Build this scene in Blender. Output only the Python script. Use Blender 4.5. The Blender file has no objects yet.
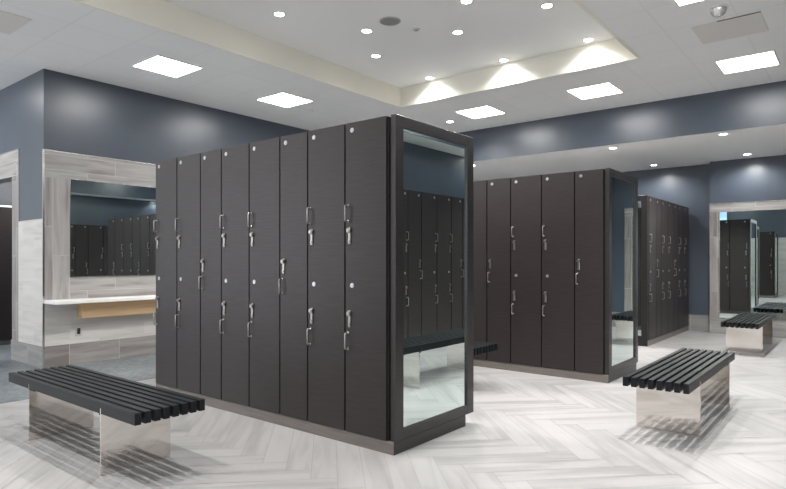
import bpy, bmesh, math, random
from mathutils import Vector, Matrix
random.seed(7)
S = bpy.context.scene
C = S.collection

# ------------------------------------------------------------------ materials
def new_mat(name):
    m = bpy.data.materials.new(name)
    m.use_nodes = True
    nt = m.node_tree
    b = nt.nodes['Principled BSDF']
    return m, nt, b

def N(nt, kind, **kw):
    n = nt.nodes.new(kind)
    for k, v in kw.items():
        setattr(n, k, v)
    return n

def plain(name, col, rough=.5, metal=0., spec=.5):
    m, nt, b = new_mat(name)
    b.inputs['Base Color'].default_value = (*col, 1)
    b.inputs['Roughness'].default_value = rough
    b.inputs['Metallic'].default_value = metal
    b.inputs['Specular IOR Level'].default_value = spec
    return m

def noisy(name, c1, c2, scale=(1, 1, 1), rough=.5, metal=0., detail=4., bump=0., spec=.5, coords='Object', lo=.35, hi=.65):
    """two colours mixed by a stretched noise"""
    m, nt, b = new_mat(name)
    tc = N(nt, 'ShaderNodeTexCoord')
    mp = N(nt, 'ShaderNodeMapping')
    mp.inputs['Scale'].default_value = scale
    nz = N(nt, 'ShaderNodeTexNoise')
    nz.inputs['Scale'].default_value = 1.
    nz.inputs['Detail'].default_value = detail
    cr = N(nt, 'ShaderNodeValToRGB')
    cr.color_ramp.elements[0].position = lo
    cr.color_ramp.elements[1].position = hi
    cr.color_ramp.elements[0].color = (*c1, 1)
    cr.color_ramp.elements[1].color = (*c2, 1)
    L = nt.links.new
    L(tc.outputs[coords], mp.inputs['Vector'])
    L(mp.outputs[0], nz.inputs['Vector'])
    L(nz.outputs['Fac'], cr.inputs['Fac'])
    L(cr.outputs['Color'], b.inputs['Base Color'])
    b.inputs['Roughness'].default_value = rough
    b.inputs['Metallic'].default_value = metal
    b.inputs['Specular IOR Level'].default_value = spec
    if bump:
        bp = N(nt, 'ShaderNodeBump')
        bp.inputs['Strength'].default_value = bump
        bp.inputs['Distance'].default_value = .002
        L(nz.outputs['Fac'], bp.inputs['Height'])
        L(bp.outputs[0], b.inputs['Normal'])
    return m

def tile_mat(name, c_lo, c_mid, c_hi, axis='X', vertical=False, tw=.92, th=.178, rough=.4, off=(0, 0), grout=(.62, .60, .58)):
    """wood-look porcelain planks, grain running along each plank"""
    m, nt, b = new_mat(name)
    L = nt.links.new
    tc = N(nt, 'ShaderNodeTexCoord')
    sp = N(nt, 'ShaderNodeSeparateXYZ')
    L(tc.outputs['Object'], sp.inputs[0])
    cb = N(nt, 'ShaderNodeCombineXYZ')
    u = sp.outputs['X' if axis == 'X' else 'Y']
    z = sp.outputs['Z']
    L(z if vertical else u, cb.inputs[0])
    L(u if vertical else z, cb.inputs[1])
    mp = N(nt, 'ShaderNodeMapping')
    mp.inputs['Location'].default_value = (off[0], off[1], 0)
    L(cb.outputs[0], mp.inputs[0])
    br = N(nt, 'ShaderNodeTexBrick')
    br.offset = .37
    br.inputs['Color1'].default_value = (0, 0, 0, 1)
    br.inputs['Color2'].default_value = (1, 1, 1, 1)
    br.inputs['Mortar'].default_value = (.5, .5, .5, 1)
    br.inputs['Scale'].default_value = 1.
    br.inputs['Mortar Size'].default_value = .0018
    br.inputs['Brick Width'].default_value = tw
    br.inputs['Row Height'].default_value = th
    L(mp.outputs[0], br.inputs['Vector'])
    # grain, shifted from plank to plank by its random shade
    mg = N(nt, 'ShaderNodeMapping')
    mg.inputs['Scale'].default_value = (1.3, 13., 1)
    L(cb.outputs[0], mg.inputs[0])
    ad = N(nt, 'ShaderNodeVectorMath', operation='MULTIPLY_ADD')
    ad.inputs[1].default_value = (9., 9., 9.)
    L(br.outputs['Color'], ad.inputs[0])
    L(mg.outputs[0], ad.inputs[2])
    nz = N(nt, 'ShaderNodeTexNoise')
    nz.inputs['Scale'].default_value = 1.
    nz.inputs['Detail'].default_value = 5.
    nz.inputs['Distortion'].default_value = .6
    L(ad.outputs[0], nz.inputs['Vector'])
    mx = N(nt, 'ShaderNodeMath', operation='MULTIPLY_ADD')
    mx.inputs[1].default_value = .16
    L(br.outputs['Color'], mx.inputs[0])
    sb = N(nt, 'ShaderNodeMath', operation='SUBTRACT')
    sb.inputs[1].default_value = .08
    L(nz.outputs['Fac'], sb.inputs[0])
    L(sb.outputs[0], mx.inputs[2])
    cr = N(nt, 'ShaderNodeValToRGB')
    e = cr.color_ramp.elements
    e[0].position = .30; e[0].color = (*c_lo, 1)
    e[1].position = .70; e[1].color = (*c_hi, 1)
    k = e.new(.46); k.color = (*c_mid, 1)
    L(mx.outputs[0], cr.inputs['Fac'])
    mc = N(nt, 'ShaderNodeMix', data_type='RGBA')
    mc.inputs['B'].default_value = (*grout, 1)
    L(br.outputs['Fac'], mc.inputs['Factor'])
    L(cr.outputs['Color'], mc.inputs['A'])
    L(mc.outputs['Result'], b.inputs['Base Color'])
    b.inputs['Roughness'].default_value = rough
    return m

def floor_mat():
    m, nt, b = new_mat('marble_plank')
    L = nt.links.new
    uv = N(nt, 'ShaderNodeUVMap')
    at = N(nt, 'ShaderNodeAttribute', attribute_name='plank')
    mp = N(nt, 'ShaderNodeMapping')
    mp.inputs['Scale'].default_value = (1.1, 11., 1)
    L(uv.outputs[0], mp.inputs[0])
    ad = N(nt, 'ShaderNodeVectorMath', operation='MULTIPLY_ADD')
    ad.inputs[1].default_value = (31., 17., 5.)
    L(at.outputs['Color'], ad.inputs[0]); L(mp.outputs[0], ad.inputs[2])
    nz = N(nt, 'ShaderNodeTexNoise')
    nz.inputs['Scale'].default_value = 1.; nz.inputs['Detail'].default_value = 4.
    nz.inputs['Distortion'].default_value = .8
    L(ad.outputs[0], nz.inputs['Vector'])
    sp = N(nt, 'ShaderNodeSeparateColor')
    L(at.outputs['Color'], sp.inputs[0])
    mx = N(nt, 'ShaderNodeMath', operation='MULTIPLY_ADD')
    mx.inputs[1].default_value = .22
    L(sp.outputs[0], mx.inputs[0])
    sb = N(nt, 'ShaderNodeMath', operation='SUBTRACT'); sb.inputs[1].default_value = .11
    L(nz.outputs['Fac'], sb.inputs[0]); L(sb.outputs[0], mx.inputs[2])
    cr = N(nt, 'ShaderNodeValToRGB')
    e = cr.color_ramp.elements
    e[0].position = .22; e[0].color = (.27, .265, .263, 1)
    e[1].position = .66; e[1].color = (.37, .361, .359, 1)
    k = e.new(.40); k.color = (.325, .317, .315, 1)
    k = e.new(.48); k.color = (.353, .345, .343, 1)
    L(mx.outputs[0], cr.inputs['Fac'])
    L(cr.outputs['Color'], b.inputs['Base Color'])
    b.inputs['Roughness'].default_value = .38
    return m

def mosaic_mat():
    m, nt, b = new_mat('grey_mosaic')
    L = nt.links.new
    tc = N(nt, 'ShaderNodeTexCoord')
    vo = N(nt, 'ShaderNodeTexVoronoi'); vo.inputs['Scale'].default_value = 26.
    nz = N(nt, 'ShaderNodeTexNoise'); nz.inputs['Scale'].default_value = 1.7; nz.inputs['Detail'].default_value = 3.
    L(tc.outputs['Object'], vo.inputs['Vector']); L(tc.outputs['Object'], nz.inputs['Vector'])
    sp = N(nt, 'ShaderNodeSeparateColor'); L(vo.outputs['Color'], sp.inputs[0])
    ma = N(nt, 'ShaderNodeMath', operation='MULTIPLY_ADD'); ma.inputs[1].default_value = .5
    L(sp.outputs[0], ma.inputs[0])
    mb = N(nt, 'ShaderNodeMath', operation='MULTIPLY'); mb.inputs[1].default_value = .5
    L(nz.outputs['Fac'], mb.inputs[0]); L(mb.outputs[0], ma.inputs[2])
    cr = N(nt, 'ShaderNodeValToRGB'); e = cr.color_ramp.elements
    e[0].position = .15; e[0].color = (.09, .105, .115, 1)
    e[1].position = .85; e[1].color = (.22, .24, .255, 1)
    L(ma.outputs[0], cr.inputs['Fac']); L(cr.outputs['Color'], b.inputs['Base Color'])
    b.inputs['Roughness'].default_value = .4
    return m

def ceiling_mat():
    """lay-in ceiling boards with faint joints every 0.6 m"""
    m, nt, b = new_mat('ceiling_board')
    L = nt.links.new
    tc = N(nt, 'ShaderNodeTexCoord')
    mp = N(nt, 'ShaderNodeMapping'); mp.inputs['Location'].default_value = (.05, .32, 0)
    L(tc.outputs['Object'], mp.inputs[0])
    br = N(nt, 'ShaderNodeTexBrick'); br.offset = 0.
    br.inputs['Scale'].default_value = 1.
    br.inputs['Brick Width'].default_value = .61; br.inputs['Row Height'].default_value = .61
    br.inputs['Mortar Size'].default_value = .006
    br.inputs['Color1'].default_value = (.88, .88, .878, 1); br.inputs['Color2'].default_value = (.90, .90, .898, 1)
    br.inputs['Mortar'].default_value = (.82, .82, .81, 1)
    L(mp.outputs[0], br.inputs['Vector'])
    L(br.outputs['Color'], b.inputs['Base Color'])
    b.inputs['Roughness'].default_value = .75
    return m

def emit(name, col, strength):
    m, nt, b = new_mat(name)
    b.inputs['Base Color'].default_value = (.8, .8, .8, 1)
    b.inputs['Emission Color'].default_value = (*col, 1)
    b.inputs['Emission Strength'].default_value = strength
    return m

TROFFER_L = 13.
NAVY = noisy('navy_paint', (.044, .060, .086), (.049, .066, .094), (3, 3, 3), rough=.36, spec=1.)
PALE = plain('pale_paint', (.90, .90, .89), .6)
CEIL = ceiling_mat()
GYP = plain('white_gypsum', (.96, .96, .955), .7)
CREAM = plain('cream_paint', (.88, .855, .76), .6)
FLOOR = floor_mat()
GROUT = plain('grout', (.32, .315, .31), .7)
MOSAIC = mosaic_mat()
T_GREY_X = tile_mat('grey_plank_tile_x', (.25, .228, .218), (.34, .325, .315), (.43, .417, .405), 'X', off=(.1, .01))
T_GREY_XV = tile_mat('grey_plank_tile_upright_x', (.25, .228, .218), (.34, .325, .315), (.43, .417, .405), 'X', True, off=(.2, .0))
T_GREY_Y = tile_mat('grey_plank_tile_y', (.25, .228, .218), (.34, .325, .315), (.43, .417, .405), 'Y', off=(.1, .01))
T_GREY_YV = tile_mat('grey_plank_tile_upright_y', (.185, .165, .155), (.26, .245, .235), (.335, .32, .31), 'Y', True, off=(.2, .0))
T_WHITE_X = tile_mat('pale_plank_tile_x', (.50, .478, .455), (.57, .55, .525), (.63, .61, .59), 'X', off=(.3, .07))
T_WHITE_Y = tile_mat('pale_plank_tile_y', (.50, .478, .455), (.57, .55, .525), (.63, .61, .59), 'Y', off=(.3, .07))
T_BASE_X = tile_mat('base_tile_x', (.20, .18, .17), (.28, .26, .25), (.37, .35, .335), 'X', tw=.6, th=.6, off=(.35, .3))
T_BASE_Y = tile_mat('base_tile_y', (.20, .19, .185), (.27, .265, .26), (.35, .345, .335), 'Y', tw=.6, th=.6, off=(.35, .3))
LAM = noisy('dark_laminate', (.0195, .0150, .0155), (.027, .0212, .0218), (5, 5, 90), rough=.40, detail=3., spec=.38, bump=.05)
LAMB = plain('dark_carcass', (.012, .011, .011), .5)
FRAME = noisy('frame_laminate', (.021, .018, .0185), (.027, .0235, .024), (8, 8, 60), rough=.38)
KICK = noisy('toe_kick_laminate', (.12, .105, .095), (.16, .14, .128), (4, 4, 60), rough=.32)
NICKEL = plain('brushed_nickel', (.42, .405, .39), .32, 1.)
LOCKM = plain('lock_metal', (.34, .325, .31), .32, 1.)
DISC = plain('number_disc', (.42, .42, .44), .28, .6)
STEEL = noisy('polished_steel', (.74, .70, .66), (.80, .76, .72), (2, 2, 30), rough=.07, metal=1.)
BLACK = noisy('black_slat', (.006, .0075, .009), (.010, .012, .014), (6, 6, 6), rough=.40, spec=.25)
MIRR = plain('mirror_glass', (.68, .775, .765), .0, 1.)
CHROME = plain('edge_trim', (.72, .71, .69), .25, 1.)
WHITE = plain('white_metal', (.80, .80, .79), .4)
SHELFM = noisy('white_stone', (.82, .80, .77), (.86, .85, .83), (9, 9, 9), rough=.3)
TAN = noisy('tan_wood', (.66, .44, .24), (.76, .53, .31), (2, 2, 40), rough=.45)
OUTB = plain('outlet_dark', (.03, .03, .03), .4)
GREYP = plain('speaker_grey', (.30, .30, .295), .6)
VENT = plain('panel_beige', (.76, .735, .70), .7)
DARKL = plain('dark_line', (.10, .10, .10), .6)
TROF = emit('diffuser', (1., .99, .97), TROFFER_L)
LENS = emit('lamp_lens', (1., .97, .92), 26.)
TVON = emit('tv_picture', (.01, .22, .62), .8)
TVON2 = emit('tv_picture_pale', (.10, .50, .85), .9)

# ------------------------------------------------------------------ helpers
def box(bm, a, b, bev=0., seg=1, mi=0):
    lo = [min(a[i], b[i]) for i in range(3)]; hi = [max(a[i], b[i]) for i in range(3)]
    t = bmesh.new()
    bmesh.ops.create_cube(t, size=1.)
    for v in t.verts:
        v.co = Vector([lo[i] + (v.co[i] + .5) * (hi[i] - lo[i]) for i in range(3)])
    if bev:
        bmesh.ops.bevel(t, geom=t.edges[:], offset=bev, segments=seg, affect='EDGES', profile=.5)
    for f in t.faces:
        f.material_index = mi
    merge(bm, t)
    return bm

def merge(bm, t):
    me = bpy.data.meshes.new('tmp')
    t.to_mesh(me); t.free()
    bm.from_mesh(me)
    bpy.data.meshes.remove(me)

def cyl(bm, c, r, h, axis='Z', seg=24, r2=None, mi=0):
    t = bmesh.new()
    bmesh.ops.create_cone(t, cap_ends=True, segments=seg, radius1=r, radius2=r if r2 is None else r2, depth=h)
    rot = {'Z': Matrix(), 'X': Matrix.Rotation(math.pi / 2, 4, 'Y'), 'Y': Matrix.Rotation(math.pi / 2, 4, 'X')}[axis]
    bmesh.ops.transform(t, matrix=Matrix.Translation(c) @ rot, verts=t.verts)
    for f in t.faces:
        f.material_index = mi
    merge(bm, t)
    return bm

def ring(bm, c, r_in, r_out, h, seg=32):
    """flat annulus with thickness, axis Z, hanging from c downwards"""
    x, y, z = c
    prof = [(r_in, 0), (r_in, -h * .55), (r_in + .3 * (r_out - r_in), -h), (r_out - .002, -h * .45), (r_out, 0)]
    rows = []
    for k in range(seg):
        a = 2 * math.pi * k / seg
        rows.append([bm.verts.new((x + p[0] * math.cos(a), y + p[0] * math.sin(a), z + p[1])) for p in prof])
    n = len(prof)
    for k in range(seg):
        A, B = rows[k], rows[(k + 1) % seg]
        for i in range(n):
            j = (i + 1) % n
            bm.faces.new((A[i], A[j], B[j], B[i]))
    return bm

def tube(bm, pts, r, seg=10):
    """round bar through points, with mitred bends and caps"""
    pts = [Vector(p) for p in pts]
    rings = []
    for i, p in enumerate(pts):
        d0 = (pts[i] - pts[i - 1]).normalized() if i else (pts[1] - pts[0]).normalized()
        d1 = (pts[i + 1] - pts[i]).normalized() if i < len(pts) - 1 else d0
        d = (d0 + d1).normalized()
        ref = Vector((0, 1, 0)) if abs(d.y) < .9 else Vector((1, 0, 0))
        a = d.cross(ref).normalized(); b2 = d.cross(a).normalized()
        rings.append([bm.verts.new(p + r * (math.cos(2 * math.pi * k / seg) * a + math.sin(2 * math.pi * k / seg) * b2)) for k in range(seg)])
    for i in range(len(rings) - 1):
        for k in range(seg):
            bm.faces.new((rings[i][k], rings[i][(k + 1) % seg], rings[i + 1][(k + 1) % seg], rings[i + 1][k]))
    bm.faces.new(rings[0][::-1]); bm.faces.new(rings[-1])
    return bm

def mesh(name, bm, mats, smooth=False):
    bmesh.ops.recalc_face_normals(bm, faces=bm.faces[:])
    me = bpy.data.meshes.new(name)
    bm.to_mesh(me); bm.free()
    for m in (mats if isinstance(mats, (list, tuple)) else [mats]):
        me.materials.append(m)
    if smooth:
        for p in me.polygons:
            p.use_smooth = True
    return me

def link(name, me, parent=None, loc=(0, 0, 0), rz=0.):
    o = bpy.data.objects.new(name, me)
    C.objects.link(o)
    o.location = loc
    o.rotation_euler = (0, 0, rz)
    if parent:
        o.parent = parent
    return o

def obj(name, bm, m, parent=None, smooth=False):
    return link(name, mesh(name, bm, m, smooth), parent)

def tag(o, label, cat, group=None):
    o['label'] = label; o['category'] = cat
    if group:
        o['group'] = group
    return o

def thing(name, label, cat, loc=(0, 0, 0), rz=0., group=None):
    o = link(name, None, None, loc, rz)
    o.empty_display_size = .1
    return tag(o, label, cat, group)

def struct(name, bm, m):
    o = obj(name, bm, m)
    o['kind'] = 'structure'
    return o

B = bmesh.new
PI = math.pi

# ------------------------------------------------------------------ key planes
CZ, TZ, SZ = 3.46, 3.735, 2.932     # main ceiling, tray ceiling, lowered ceiling
VW = 7.388                          # vanity wall
LX = 2.753                          # wall with the doorway
FX, PX = 11.50, 11.243              # far wall, face of the projecting bay with the mirror
SX, SY = 8.657, .0                 # faces of the lowered ceilings
TX0, TX1, TY0, TY1 = -.9, 6.69, 1.932, 5.24
BX, BY = -2.6, -2.6                 # back of the room
RY, RX = -.385, 4.2                  # wall behind the side lockers, and where it starts
LYE = 12.

# ------------------------------------------------------------------ floor
def herringbone():
    W, L = .152, .912
    g = .0022
    bm = B()
    uvl = bm.loops.layers.uv.new('UVMap')
    col = bm.loops.layers.color.new('plank')
    c45 = math.sqrt(.5)
    org = Vector((5., 3.))
    def plank(px, py, w, h, horiz):
        cx, cy = px + w / 2, py + h / 2
        wx, wy = org.x + c45 * (cx - cy), org.y + c45 * (cx + cy)
        if not (BX - .3 < wx < FX + .3 and BY - .3 < wy < 6.6):
            return
        if wx > RX + .6 and wy < RY - .6:
            return
        pts = [(px + g, py + g), (px + w - g, py + g), (px + w - g, py + h - g), (px + g, py + h - g)]
        vs = [bm.verts.new((org.x + c45 * (p[0] - p[1]), org.y + c45 * (p[0] + p[1]), 0)) for p in pts]
        f = bm.faces.new(vs)
        r = (random.random(), random.random(), random.random(), 1)
        for lp, p in zip(f.loops, pts):
            u, v = p[0] - px, p[1] - py
            lp[uvl].uv = (u, v) if horiz else (v, u)
            lp[col] = r
    n = round(L / W)
    R_ = 75
    for i in range(-R_, R_):
        for j in range(-14, 14):
            # staircase of L-shaped pairs
            x = i * W + j * L
            y = i * W - j * L
            plank(x, y, L, W, True)
            plank(x, y + W, W, L, False)
    return bm
bm = herringbone()
n0 = len(bm.faces)
box(bm, (BX, BY, -.06), (FX, LYE, -.002))
bm.faces.ensure_lookup_table()
for f in bm.faces[n0:]:
    f.material_index = 1
me = bpy.data.meshes.new('floor')
bm.to_mesh(me); bm.free()
me.materials.append(FLOOR); me.materials.append(GROUT)
o = link('floor', me); o['kind'] = 'structure'
bm = B()
box(bm, (BX, 5.86, -.001), (9.2, VW, .003)); box(bm, (BX, VW, -.001), (LX, LYE, .003))
box(bm, (LX, 7.55, -.001), (5.6, 10.7, .003))
struct('floor_wet_area', bm, MOSAIC)

# ------------------------------------------------------------------ walls
T = .12
bm = B(); box(bm, (LX + .15, VW, 0), (FX + T, VW + T, CZ + .3)); struct('wall_vanity', bm, NAVY)
DY0, DY1, DZ = 8.33, 9.32, 2.295
bm = B()
box(bm, (LX, VW, 0), (LX + .15, DY0, CZ + .3)); box(bm, (LX, DY0, DZ), (LX + .15, DY1, CZ + .3)); box(bm, (LX, DY1, 0), (LX + .15, LYE, CZ + .3))
struct('wall_doorway', bm, NAVY)
bm = B(); box(bm, (FX, RY - T, 0), (FX + T, VW, CZ + .3)); struct('wall_far', bm, NAVY)
bm = B(); box(bm, (PX, RY, 0), (FX, 2.068, SZ)); struct('wall_far_bay', bm, NAVY)
bm = B(); box(bm, (RX, RY - T, 0), (FX, RY, CZ + .3)); box(bm, (RX, BY, 0), (RX + T, RY - T, CZ + .3)); struct('wall_side', bm, NAVY)
bm = B(); box(bm, (BX - T, .4, 0), (BX, 7.5, CZ + .3)); struct('wall_back', bm, NAVY)
bm = B(); box(bm, (BX - T, BY - T, 0), (RX + T, BY, CZ + .3)); struct('wall_entry', bm, PALE)
bm = B(); box(bm, (BX - T, LYE, 0), (LX + .15, LYE + T, CZ + .3)); struct('wall_left', bm, PALE)
# pale plank cladding on the back wall, seen in the far mirror
bm = B(); box(bm, (BX, .4, .0), (BX + .012, 7., 2.05)); struct('wall_back_cladding', bm, T_WHITE_Y)

# room beyond the doorway
bm = B(); box(bm, (5.6, VW + T, 0), (5.72, 10.82, 2.9)); box(bm, (LX + .15, 10.7, 0), (5.6, 10.82, 2.9)); struct('wall_inner_room', bm, NAVY)
bm = B(); box(bm, (LX + .15, VW + T, 2.75), (5.6, 10.7, 2.80)); struct('ceiling_inner_room', bm, GYP)

# ------------------------------------------------------------------ ceilings
bm = B()
zt = CZ + .06
box(bm, (BX, BY, CZ), (TX0, LYE, zt)); box(bm, (TX1, BY, CZ), (SX + .04, VW, zt))
box(bm, (TX0, BY, CZ), (TX1, TY0, zt)); box(bm, (TX0, TY1, CZ), (TX1, VW, zt))
box(bm, (TX0, VW, CZ), (LX, LYE, zt))
struct('ceiling', bm, CEIL)
bm = B(); box(bm, (TX0 - .1, TY0 - .1, TZ), (TX1 + .1, TY1 + .1, TZ + .06)); struct('ceiling_tray', bm, GYP)
bm = B()
w = .03
q = .005
box(bm, (TX0 + q, TY0 + q, CZ - .003), (TX0 - w, TY1 - q, TZ)); box(bm, (TX1 - q, TY0 + q, CZ - .003), (TX1 + w, TY1 - q, TZ))
box(bm, (TX0 - w, TY0 - w, CZ - .003), (TX1 + w, TY0 + q, TZ)); box(bm, (TX0 - w, TY1 - q, CZ - .003), (TX1 + w, TY1 + w, TZ))
struct('ceiling_tray_sides', bm, CREAM)
bm = B(); box(bm, (SX + .01, RY, SZ), (FX, VW, SZ + .05)); box(bm, (RX, RY, SZ), (SX + .01, SY - .01, SZ + .05)); struct('ceiling_lowered', bm, GYP)
bm = B(); box(bm, (SX, SY, SZ - .001), (SX + .012, VW, CZ)); box(bm, (RX, SY - .012, SZ - .001), (SX + .012, SY, CZ)); struct('wall_bulkhead', bm, NAVY)

# ------------------------------------------------------------------ tile work
TT = .012
SH_T, SH_B = .787, .747             # top and underside of the shelf
MX0, MX1, MZ0, MZ1 = 3.040, 6.30, 1.055, 2.210
bm = B()
box(bm, (MX0, VW - TT, MZ1), (7.0, VW, 2.520)); box(bm, (LX, VW - TT, MZ1), (MX0, VW, 2.520))
box(bm, (MX0, VW - TT, SH_B), (7.0, VW, MZ0)); box(bm, (MX1, VW - TT, MZ0), (7.0, VW, MZ1))
struct('trim_vanity_tile', bm, T_GREY_X)
bm = B(); box(bm, (LX, VW - TT, SH_B), (MX0, VW, MZ1)); struct('trim_vanity_upright_tile', bm, T_GREY_XV)
bm = B(); box(bm, (LX, VW - TT, .25), (7.0, VW, SH_B)); struct('trim_lower_tile', bm, T_WHITE_X)
bm = B(); box(bm, (LX, VW - TT - .004, 0), (7.0, VW, .25)); struct('baseboard_vanity', bm, T_BASE_X)
bm = B(); box(bm, (LX - TT, VW - TT, .25), (LX, 8.12, 1.722)); struct('trim_return_tile', bm, T_WHITE_Y)
bm = B(); box(bm, (LX - TT - .004, VW - TT - .004, 0), (LX, 8.36, .25)); struct('baseboard_return', bm, T_BASE_Y)
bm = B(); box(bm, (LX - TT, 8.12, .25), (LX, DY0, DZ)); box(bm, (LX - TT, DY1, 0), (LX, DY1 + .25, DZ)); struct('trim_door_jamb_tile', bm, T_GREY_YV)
bm = B(); box(bm, (LX - TT, 8.12, DZ), (LX, DY1 + .25, 2.615)); struct('trim_door_head_tile', bm, T_GREY_Y)
# metal edge strips of the tiling
bm = B()
e = .008
box(bm, (LX - TT - .005, VW - TT - .005, 0), (LX + .004, VW - TT + .004, 2.526))
box(bm, (LX, VW - TT - .003, 2.518), (7.0, VW, 2.528))
box(bm, (LX - TT - .003, 8.112, 1.72), (LX, 8.122, 2.619)); box(bm, (LX - TT - .003, 8.112, 2.611), (LX, DY1 + .25, 2.621))
box(bm, (LX - TT - .002, VW, 1.720), (LX, 8.115, 1.727))
struct('trim_edge_strips', bm, CHROME)
# far wall base and the tiled surround of the far mirror
bm = B(); box(bm, (FX - TT, 2.068, 0), (FX, VW, .275)); box(bm, (PX - TT, RY, 0), (PX, 2.07, .27)); struct('baseboard_far', bm, T_BASE_Y)
FY0, FY1 = .58, 2.068
bm = B()
box(bm, (PX - TT - .006, FY1 - .15, .27), (PX, FY1, 2.06)); box(bm, (PX - TT - .006, FY0, .27), (PX, FY0 + .15, 2.06))
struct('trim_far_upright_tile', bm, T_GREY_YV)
bm = B(); box(bm, (PX - TT - .006, FY0, 2.06), (PX, FY1, 2.203)); struct('trim_far_head_tile', bm, T_GREY_Y)
bm = B()
box(bm, (PX - TT - .010, FY1 - .004, .0), (PX, FY1 + .006, 2.21)); box(bm, (PX - TT - .010, FY0, 2.200), (PX, FY1, 2.21))
struct('trim_far_edge_strip', bm, CHROME)

# ------------------------------------------------------------------ wall mirrors
def wall_mirror(name, label, loc, rz, w, h, lean=0.):
    """origin at the middle of the lower edge; glass faces local -Y"""
    t = thing(name, label, 'mirror', loc, rz)
    t.rotation_euler = (lean, 0, rz)
    bm = B(); box(bm, (-w / 2, -.006, 0), (w / 2, .002, h)); obj('glass', bm, MIRR, t)
    bm = B(); q = .009
    box(bm, (-w / 2 - q, -.010, -q), (-w / 2, .006, h + q)); box(bm, (w / 2, -.010, -q), (w / 2 + q, .006, h + q))
    box(bm, (-w / 2, -.010, -q), (w / 2, .006, 0)); box(bm, (-w / 2, -.010, h), (w / 2, .006, h + q))
    obj('edge_frame', bm, CHROME, t)
    return t
wall_mirror('wall_mirror', 'wide wall mirror in grey plank tile above the white vanity shelf', ((MX0 + MX1) / 2, VW - .014, MZ0), 0, MX1 - MX0, MZ1 - MZ0, -.0051)
wall_mirror('wall_mirror', 'tall tile-framed mirror on the far wall behind the farthest bench', (PX - .010, (FY0 + FY1) / 2, .275), -PI / 2, 1.19, 1.785)

# ------------------------------------------------------------------ vanity shelf, outlet
t = thing('vanity_shelf', 'long white vanity shelf on the tiled wall under the wide mirror', 'shelf', (LX, VW, 0))
bm = B(); box(bm, (.0, -.315, SH_B), (3.9, -TT, SH_T), .004, 2); obj('shelf_top', bm, SHELFM, t)
bm = B(); box(bm, (.36, -.16, .558), (3.85, -TT, SH_B - .001), .003); o = obj('apron', bm, TAN, t); o['label'] = 'tan wood apron board under the white shelf'
t = thing('wall_outlet', 'dark power outlet with pale cover plate under the vanity shelf', 'outlet', (3.133, VW - TT, .395))
bm = B(); box(bm, (-.037, -.006, -.058), (.037, 0, .058), .003, 2); obj('cover_plate', bm, plain('plate_beige', (.52, .50, .47), .4), t)
bm = B(); box(bm, (-.019, -.010, -.036), (.019, -.004, .036), .004, 2)
for s in (-1, 1):
    box(bm, (-.012, -.0108, s * .018 - .006), (-.009, -.0095, s * .018 + .006)); box(bm, (.009, -.0108, s * .018 - .006), (.012, -.0095, s * .018 + .006))
obj('socket', bm, OUTB, t)

# ------------------------------------------------------------------ lockers
# local frame: doors face -X, width runs along +Y, the handle side is the far +Y edge
Z0, Z1 = .083, 2.180
ZM = 1.124
WW, WF = .3705, .305                # two-door and single-door column widths
GAP = .014
_c = {}
def cached(key, make):
    if key not in _c:
        _c[key] = make()
    return _c[key]
def body_me(w, d):
    bm = B(); box(bm, (.022, .001, Z0), (d, w - .001, Z1), .001)
    return mesh('locker_body', bm, LAMB)
def door_me(w, z0, z1):
    bm = B(); box(bm, (0, GAP / 2, z0), (.0215, w - GAP / 2, z1), .0004, 1)
    return mesh('locker_door', bm, LAM)
def handle_me():
    # D-shaped pull, centre of the bar at the origin of its back plane
    bm = B(); h = .054; s = .030
    tube(bm, [(0, 0, -h), (-s + .006, 0, -h), (-s, 0, -h + .007), (-s, 0, h - .007), (-s + .006, 0, h), (0, 0, h)], .0052, 10)
    for q in (-h, h):
        cyl(bm, (-.0015, 0, q), .009, .003, 'X', 16)
    return mesh('handle', bm, NICKEL, True)
def lock_me(flip):
    bm = B()
    box(bm, (-.006, -.013, -.058), (0, .013, .058), .005, 2)
    z = .036 * flip
    cyl(bm, (-.011, 0, z), .0155, .016, 'X', 20)
    box(bm, (-.024, -.004, z - .012), (-.018, .004, z + .012), .002)
    cyl(bm, (-.008, 0, -z), .008, .008, 'X', 14)
    return mesh('lock', bm, LOCKM)
def disc_me():
    bm = B(); cyl(bm, (-.002, 0, 0), .0165, .004, 'X', 24); cyl(bm, (-.0045, 0, 0), .013, .0015, 'X', 24)
    return mesh('number_disc', bm, DISC)
def locker(kind, loc, rz, label, group, depth=.47):
    w = WW if kind == 'two' else WF
    t = thing('locker', label, 'locker', loc, rz, group)
    link('body', cached(('b', w, depth), lambda: body_me(w, depth)), t)
    hy = w - .028
    ly = w - .045
    dy = w - .068
    def door(z0, z1, hz, lz, dz, flip):
        d = link('door', cached(('d', w, z0, z1), lambda: door_me(w, z0, z1)), t)
        link('handle', cached('h', handle_me), d, (0, hy, hz))
        link('lock', cached(('l', flip), lambda: lock_me(flip)), d, (0, ly, lz))
        link('number_disc', cached('n', disc_me), d, (0, dy, dz))
    if kind == 'two':
        door(ZM, Z1 - .001, 1.567, 1.414, 2.126, 1)
        door(Z0 + .003, ZM, .700, .850, 1.078, 1)
    else:
        door(Z0 + .003, Z1 - .001, 1.052, 1.203, 2.126, 1)
    return t

ORD = ['first', 'second', 'third', 'fourth', 'fifth', 'sixth', 'seventh', 'eighth', 'ninth']
def kindword(k):
    return 'dark two-door locker' if k == 'two' else 'narrow dark single-door locker'

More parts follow.
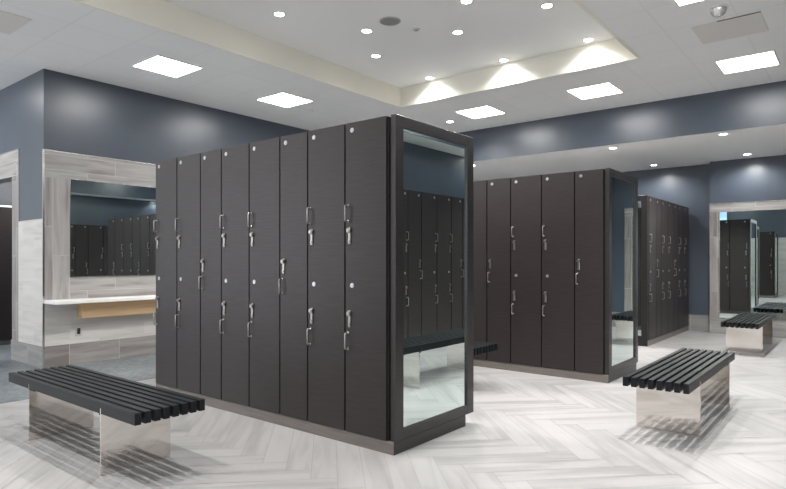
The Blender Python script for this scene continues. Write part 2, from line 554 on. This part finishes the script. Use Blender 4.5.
def end_panel(loc, rz, w, label, group='mirrored ends of the locker banks', thick=.042):
    """framed mirror closing the end of a bank; faces local -Y, x from 0 to w"""
    t = thing('mirror_end_panel', label, 'mirror panel', loc, rz, group)
    s0, s1, rb, r1 = .085, .090, .148, 2.114
    bm = B()
    a, b_ = 0, thick
    zt, zb = 2.187, Z0
    box(bm, (0, a, zb), (s0, b_, zt), .002); box(bm, (w - s1, a, zb), (w, b_, zt), .002)
    box(bm, (s0, a, r1), (w - s1, b_, zt), .002); box(bm, (s0, a, zb), (w - s1, b_, rb), .002)
    obj('frame', bm, FRAME, t)
    bm = B(); box(bm, (s0 - .004, .014, rb - .004), (w - s1 + .004, .022, r1 + .004)); obj('mirror', bm, MIRR, t)
    bm = B(); box(bm, (s0 - .004, .023, rb - .004), (w - s1 + .004, thick - .001, r1 + .004)); obj('backing', bm, LAMB, t)
    return t

def plinth(a, b, label, end=(0, -1, 0)):
    bm = B(); box(bm, (a[0], a[1], .0), (b[0], b[1], Z0 - .001), .001)
    for f in bm.faces:
        f.normal_update()
        if end is not None and f.normal.dot(Vector(end)) > .5:
            f.material_index = 1
    return tag(obj('locker_plinth', bm, [KICK, FRAME]), label, 'plinth')

# front bank
X1 = 2.918
seq = ['two', 'two', 'full', 'two', 'two', 'full', 'two', 'two']
y = 2.397
for i, k in enumerate(seq):
    w = WW if k == 'two' else WF
    lab = kindword(k) + (' touching the framed mirror end of the front bank' if i == 0 else
          ' at the end of the front bank nearest the vanity shelf' if i == 7 else
          f', {ORD[i]} from the framed mirror end of the front bank')
    locker(k, (X1, y, 0), 0, lab, 'lockers of the front bank', .955)
    y += w
Y1E = y
end_panel((2.94, 2.343, 0), 0, .962, 'tall framed mirror closing the near end of the front locker bank')
plinth((2.924, 2.345), (3.79, Y1E, 0), 'low grey-brown plinth under the front locker bank')

# second bank
X2 = 5.992
seq2 = ['full', 'two', 'two', 'full', 'two', 'two', 'full', 'two']
y = 2.069
for i, k in enumerate(seq2):
    w = WW if k == 'two' else WF
    lab = kindword(k) + (' touching the framed mirror end of the second bank' if i == 0 else
          f', {ORD[i]} from the framed mirror end of the second bank')
    locker(k, (X2, y, 0), 0, lab, 'lockers of the second bank', .47 if i < 3 else .98)
    y += w
Y2E = y
y = 2.069
for i, k in enumerate(['two', 'two', 'full']):
    w = WW if k == 'two' else WF
    y2 = y + w
    locker(k, (X2 + .985, y2, 0), PI, kindword(k) + (' at the mirrored end of the second bank, reflected in the far mirror' if i == 0 else
           f', {ORD[i]} on the back of the second bank, in the far mirror'), 'lockers on the back of the second bank', .50)
    y = y2
end_panel((6.012, 2.022, 0), 0, .972, 'framed mirror closing the end of the second locker bank, behind the slatted bench')
plinth((5.998, 2.024), (6.93, Y2E, 0), 'low grey-brown plinth under the second locker bank')

# far bank, at right angles against the far wall
YB = 2.441
xs = 8.965
seq3 = ['two', 'full', 'two', 'two', 'full', 'two', 'two']
x = xs
for i, k in enumerate(seq3):
    w = (WW if k == 'two' else WF)
    locker(k, (x + w, YB, 0), PI / 2, kindword(k) + (' nearest the mirrored end of the far bank' if i == 0 else
           ' of the far bank, in the corner against the far wall' if i == 6 else
           f', {ORD[i]} from the mirrored end of the far bank'), 'lockers of the far bank', .955)
    x += w
X3E = x
end_panel((8.905, YB + .965, 0), -PI / 2, .962, 'framed mirror end of the far locker bank, glimpsed past the second bank')
plinth((8.91, YB + .006), (X3E, YB + .95, 0), 'low grey-brown plinth under the far locker bank', (-1, 0, 0))

# side lockers, only seen in the mirrors
seqr = ['two', 'full', 'two', 'two', 'full', 'two', 'two', 'full', 'two']
x = 6.18 - 3 * WW - WF
for i, k in enumerate(seqr):
    w = WW if k == 'two' else WF
    locker(k, (x, .0, 0), -PI / 2, kindword(k) + f' of the mirrored side row, {ORD[8 - i]} from its far end', 'side lockers seen in the mirrors', .375)
    if i == 0:
        xr0 = x
    x += w
plinth((xr0, -.37), (x, -.006, 0), 'low grey-brown plinth under the side row of lockers seen in mirrors', None)

# bank behind the viewer, its aisle side seen in the far mirror
y = 2.36
for i, k in enumerate(['two', 'two', 'full']):
    w = WW if k == 'two' else WF
    locker(k, (-.40, y + w, 0), PI, kindword(k) + (' touching the mirrored end of the rearmost bank' if i == 0 else f', {ORD[i]} from the mirrored end of the rearmost bank'), 'lockers of the rearmost bank', .955)
    y += w
end_panel((-1.384, 2.306, 0), 0, .962, 'framed mirror closing the end of the rearmost locker bank')
plinth((-1.34, 2.308), (-.406, y, 0), 'low grey-brown plinth under the rearmost locker bank')

# ------------------------------------------------------------------ benches
BH, SLH = .424, .066
def bench(loc, rz, label, L=1.84, inset=.39, back=None):
    t = thing('slatted_bench', label, 'bench', loc, rz, 'black slatted benches')
    n, bw, sw = 8, .430, .036
    for k in range(n):
        x = -bw / 2 + sw / 2 + k * (bw - sw) / (n - 1)
        link('slat', cached(('slat', L), lambda: mesh('slat', box(B(), (-sw / 2, -L / 2, BH - SLH), (sw / 2, L / 2, BH), .002, 2), BLACK)), t, (x, 0, 0))
    for s in (-1, 1):
        def mk():
            bm = B(); hw = bw / 2 + .003
            box(bm, (-hw, -.005, 0), (hw, .005, BH - SLH), .001)
            for q in (-1, 1):
                box(bm, (q * hw, -.005, BH - SLH - .001), (q * (hw - .0025), .005, BH - SLH + .034))
            return mesh('leg', bm, STEEL)
        ins = inset if s < 0 or back is None else back
        link('leg', cached('leg', mk), t, (0, s * (L / 2 - ins), 0))
        link('crossbar', cached('cross', lambda: mesh('crossbar', box(B(), (-bw / 2 + .01, -.02, BH - SLH - .014), (bw / 2 - .01, .02, BH - SLH), .001), BLACK)), t, (0, s * (L / 2 - ins - .028), 0))
    return t
bench((1.803, 3.975, 0), 0, 'black slatted bench with steel legs beside the front locker bank')
bench((5.145, 1.125, 0), PI / 2, 'black slatted bench with steel legs facing the mirrored end of the second bank', L=1.76, inset=.28, back=.335)
bench((9.76, 1.285, 0), PI / 2, 'black slatted bench with steel legs in front of the far mirror', L=1.84)
bench((4.965, 3.755, 0), 0, 'black slatted bench mostly hidden in the aisle behind the front bank')

# ------------------------------------------------------------------ lights
def spot(parent, z, power, cone=100, blend=.6, r=.03, col=(1., .98, .95)):
    l = bpy.data.lights.new('lamp', 'SPOT')
    l.energy = power; l.spot_size = math.radians(cone); l.spot_blend = blend
    l.shadow_soft_size = r; l.color = col
    o = bpy.data.objects.new('lamp', l); C.objects.link(o)
    o.location = (0, 0, z); o.parent = parent
    return o
def ring_me():
    return mesh('trim_ring', ring(B(), (0, 0, 0), .048, .068, .008), WHITE, True)
def lens_me():
    return mesh('lens', cyl(B(), (0, 0, -.002), .049, .003, 'Z', 32), LENS)
def downlight(x, y, z, label, power=60, group=None, cone=150):
    t = thing('downlight', label, 'ceiling light', (x, y, z), 0, group)
    link('trim_ring', cached('ring', ring_me), t)
    link('lens', cached('lens', lens_me), t)
    spot(t, -.012, power, cone)
    return t
def troffer(x, y, label, group='square recessed ceiling lights', z=CZ):
    t = thing('ceiling_light', label, 'ceiling light', (x, y, z), 0, group)
    h = .285
    def fr():
        bm = B()
        i, o_ = h - .018, h
        for (a, b) in (((-o_, -o_), (o_, -i)), ((-o_, i), (o_, o_)), ((-o_, -i), (-i, i)), ((i, -i), (o_, i))):
            box(bm, (a[0], a[1], -.008), (b[0], b[1], 0), .002)
        return mesh('frame', bm, WHITE)
    link('frame', cached('tf', fr), t)
    link('diffuser', cached('td', lambda: mesh('diffuser', box(B(), (-h + .018, -h + .018, -.005), (h - .018, h - .018, -.001)), TROF)), t)
    return t
DL = 80
Gt = 'downlights in the tray ceiling'
TRAY = [
    (6.555, 4.63, 'round downlight washing the tray wall, the one by the tray corner'),
    (6.555, 3.50, 'round downlight washing the middle of the far tray wall'),
    (6.545, 2.43, 'round downlight washing the far tray wall at its right end'),
    (5.44, 4.64, 'round tray downlight between the tray corner and the grey speaker'),
    (5.43, 3.46, 'round tray downlight beside the small ceiling sensor'),
    (5.41, 2.42, 'round tray downlight farthest to the right in the photo'),
    (4.78, 4.21, 'round tray downlight just left of the grey speaker'),
    (4.83, 2.98, 'round tray downlight cut by the top edge of the photo'),
    (3.90, 4.61, 'round tray downlight farthest to the left in the photo'),
]
for x, y, l in TRAY:
    downlight(x, y, TZ, l, DL * (.33 if x > 6 else 1.), Gt, 140)
for x, y in [(3.9, 3.46), (3.9, 2.42), (2.37, 4.62), (2.37, 3.46), (2.37, 2.42), (.84, 4.62), (.84, 3.46), (.84, 2.42)]:
    downlight(x, y, TZ, 'round tray downlight above the viewer, outside the photo', DL, Gt, 110)
Gs = 'downlights in the lowered ceiling'
for x, y, l in [(8.93, 2.946, 'round downlight in the lowered ceiling above the second bank end'),
                (8.87, 1.475, 'round downlight at the front edge of the lowered ceiling near the far bench'),
                (9.0, 5.43, 'round downlight in the lowered ceiling just behind the front mirror panel'),
                (10.98, 2.908, 'round downlight shining down the far wall above the far lockers'),
                (10.79, 1.457, 'round downlight shining down the far wall above the tile-framed mirror'),
                (10.98, 4.40, 'round downlight along the far wall hidden behind the second bank')]:
    downlight(x, y, SZ, l, 46 if x > 10 else 240, Gs, 160 if x > 10 else 140)
for x in (5.5, 8.45):
    downlight(x, -.22, SZ, 'round downlight over the side lockers, outside the photo', 14, Gs)
downlight(4.95, 1.22, CZ, 'added unseen downlight that casts the slat shadows under the slatted bench', 230, None, 84)  # unseen lamp, added so the slats throw striped shadows on the floor
downlight(7.87, 5.16, CZ, 'round downlight in the main ceiling just above the front mirror panel', 50)
TRO = [(3.615, 6.215, 'square ceiling light nearest the room corner above the vanity wall'),
       (5.385, 6.245, 'square ceiling light above the middle of the front locker bank'),
       (7.66, 4.48, 'square ceiling light just above the front mirror panel and second bank'),
       (7.64, 2.755, 'square ceiling light between the tray corner and the bulkhead'),
       (7.61, 1.025, 'square ceiling light closest to the beige access panel'),
       (5.255, .985, 'square ceiling light cut off by the top edge beside the dome')]
for x, y, l in TRO:
    troffer(x, y, l)
for x, y in [(1.85, 8.6), (.1, 6.23), (-1.7, 6.23), (-1.7, 3.6), (-1.7, 1.0), (0.2, -.9), (2.4, -.4), (.2, 9.6)]:
    troffer(x, y, 'square ceiling light behind the viewer, outside the photo')
# room beyond the doorway: unseen glowing panel added to brighten it
t = thing('ceiling_light', 'added unseen light panel that brightens the room beyond the doorway', 'ceiling light', (3.9, 8.8, 2.75))
bm = B(); box(bm, (-.6, -.5, -.01), (.6, .5, 0), .003); obj('diffuser', bm, TROF, t)

# ------------------------------------------------------------------ ceiling fittings
t = thing('ceiling_speaker', 'round grey flush speaker in the tray ceiling', 'speaker', (4.737, 3.849, TZ))
bm = B(); cyl(bm, (0, 0, -.003), .098, .006, 'Z', 40); obj('grille', bm, GREYP, t)
bm = B(); ring(bm, (0, 0, 0), .096, .112, .010, 40); obj('rim', bm, plain('rim_grey', (.42, .42, .41), .5), t)
t = thing('ceiling_sensor', 'small pale sensor beside the speaker in the tray ceiling', 'sensor', (5.076, 3.764, TZ))
bm = B(); cyl(bm, (0, 0, -.006), .034, .012, 'Z', 24, .040); obj('base', bm, plain('sensor_grey', (.6, .6, .58), .5), t)
bm = B(); cyl(bm, (0, 0, -.015), .014, .008, 'Z', 16); obj('eye', bm, GREYP, t)
t = thing('sprinkler', 'tiny fire sprinkler in the ceiling beside the square light over the lockers', 'sprinkler', (5.992, 6.349, CZ))
bm = B(); ring(bm, (0, 0, 0), .012, .036, .007, 24); obj('escutcheon', bm, WHITE, t, True)
bm = B(); cyl(bm, (0, 0, -.014), .012, .028, 'Z', 16, .010); cyl(bm, (0, 0, -.030), .022, .004, 'Z', 20); obj('head', bm, WHITE, t)
t = thing('ceiling_dome', 'shiny round dome beside the beige access panel in the ceiling', 'dome', (5.80, 1.0, CZ))
bm = B(); ring(bm, (0, 0, 0), .060, .078, .012, 32); obj('base_ring', bm, WHITE, t, True)
bm = B(); s = bmesh.ops.create_uvsphere(bm, u_segments=32, v_segments=16, radius=.066)
bmesh.ops.translate(bm, verts=bm.verts, vec=(0, 0, -.012)); obj('dome', bm, plain('dome_grey', (.55, .54, .53), .12, .4), t, True)
def access_panel(x, y, label, gap_shade):
    t = thing('ceiling_access_panel', label, 'ceiling panel', (x, y, CZ), 0, 'beige ceiling access panels')
    h = .285
    bm = B(); box(bm, (-h, -h, -.006), (h, h, 0), .002); obj('panel', bm, VENT, t)
    if gap_shade:
        bm = B(); box(bm, (-h, -h, -.011), (-h + .012, .06, -.0055)); obj('gap_shade_strip', bm, DARKL, t)  # dark strip stands in for the shaded gap along this edge
    return t
access_panel(6.38, 1.005, 'square beige access panel between two square lights near the dome', True)
access_panel(1.84, 6.24, 'square beige access panel at the top left corner of the photo', False)

# ------------------------------------------------------------------ television reflected in the far mirror
t = thing('television', 'small blue-lit television high on the back wall, reflected in the far mirror', 'television', (BX + .012, 4.42, 2.72))
bm = B(); box(bm, (.03, -.40, 0), (.07, .40, .44), .006, 2); obj('casing', bm, OUTB, t)
bm = B(); box(bm, (.069, -.385, .12), (.072, .385, .425)); sc = obj('screen', bm, TVON, t)
bm = B(); box(bm, (.069, -.385, .015), (.072, .385, .12)); obj('caption_band', bm, TVON2, sc)
bm = B(); box(bm, (-.012, -.10, .12), (.03, .10, .32)); obj('bracket', bm, DARKL, t)

# ------------------------------------------------------------------ beyond the doorway
t = thing('locker', 'dark locker front with pale capping glimpsed through the tiled doorway', 'locker', (LX + .18, 9.8, 0))
bm = B(); box(bm, (0, .02, .07), (2.0, .5, 2.02), .002); obj('body', bm, LAMB, t)
for k in range(5):
    bm = B(); box(bm, (.005 + k * .4, 0, .075), (.395 + k * .4, .0195, 2.015), .002); obj('door', bm, LAM, t)
bm = B(); box(bm, (0, .03, 0), (2.0, .5, .07)); obj('base', bm, T_BASE_X, t)
bm = B(); box(bm, (0, -.01, 2.02), (2.0, .5, 2.05), .003); obj('capping', bm, WHITE, t)

# ------------------------------------------------------------------ camera, world, view
cam = bpy.data.cameras.new('camera')
cam.sensor_fit = 'HORIZONTAL'; cam.sensor_width = 36.
cam.lens = 36. * 587. / 786.
cam.shift_x = 0.; cam.shift_y = (260. - 244.5) / 786.
cam.clip_start = .02
co = bpy.data.objects.new('camera', cam); C.objects.link(co)
yaw = math.atan2(472., 587.)
co.location = (0, 0, 1.25)
co.rotation_euler = (PI / 2, 0, yaw - PI / 2)
S.camera = co
wd = bpy.data.worlds.new('world'); S.world = wd; wd.use_nodes = True
wd.node_tree.nodes['Background'].inputs[0].default_value = (.93, .96, 1., 1)
wd.node_tree.nodes['Background'].inputs[1].default_value = 2.3
v = S.view_settings
S.display_settings.display_device = 'sRGB'
v.view_transform = 'Standard'; v.look = 'None'; v.gamma = 1.; v.use_curve_mapping = False
v.exposure = .68
S.cycles.max_bounces = 10
S.cycles.diffuse_bounces = 5
S.cycles.glossy_bounces = 6
S.cycles.use_denoising = True
S.cycles.sample_clamp_indirect = 8.
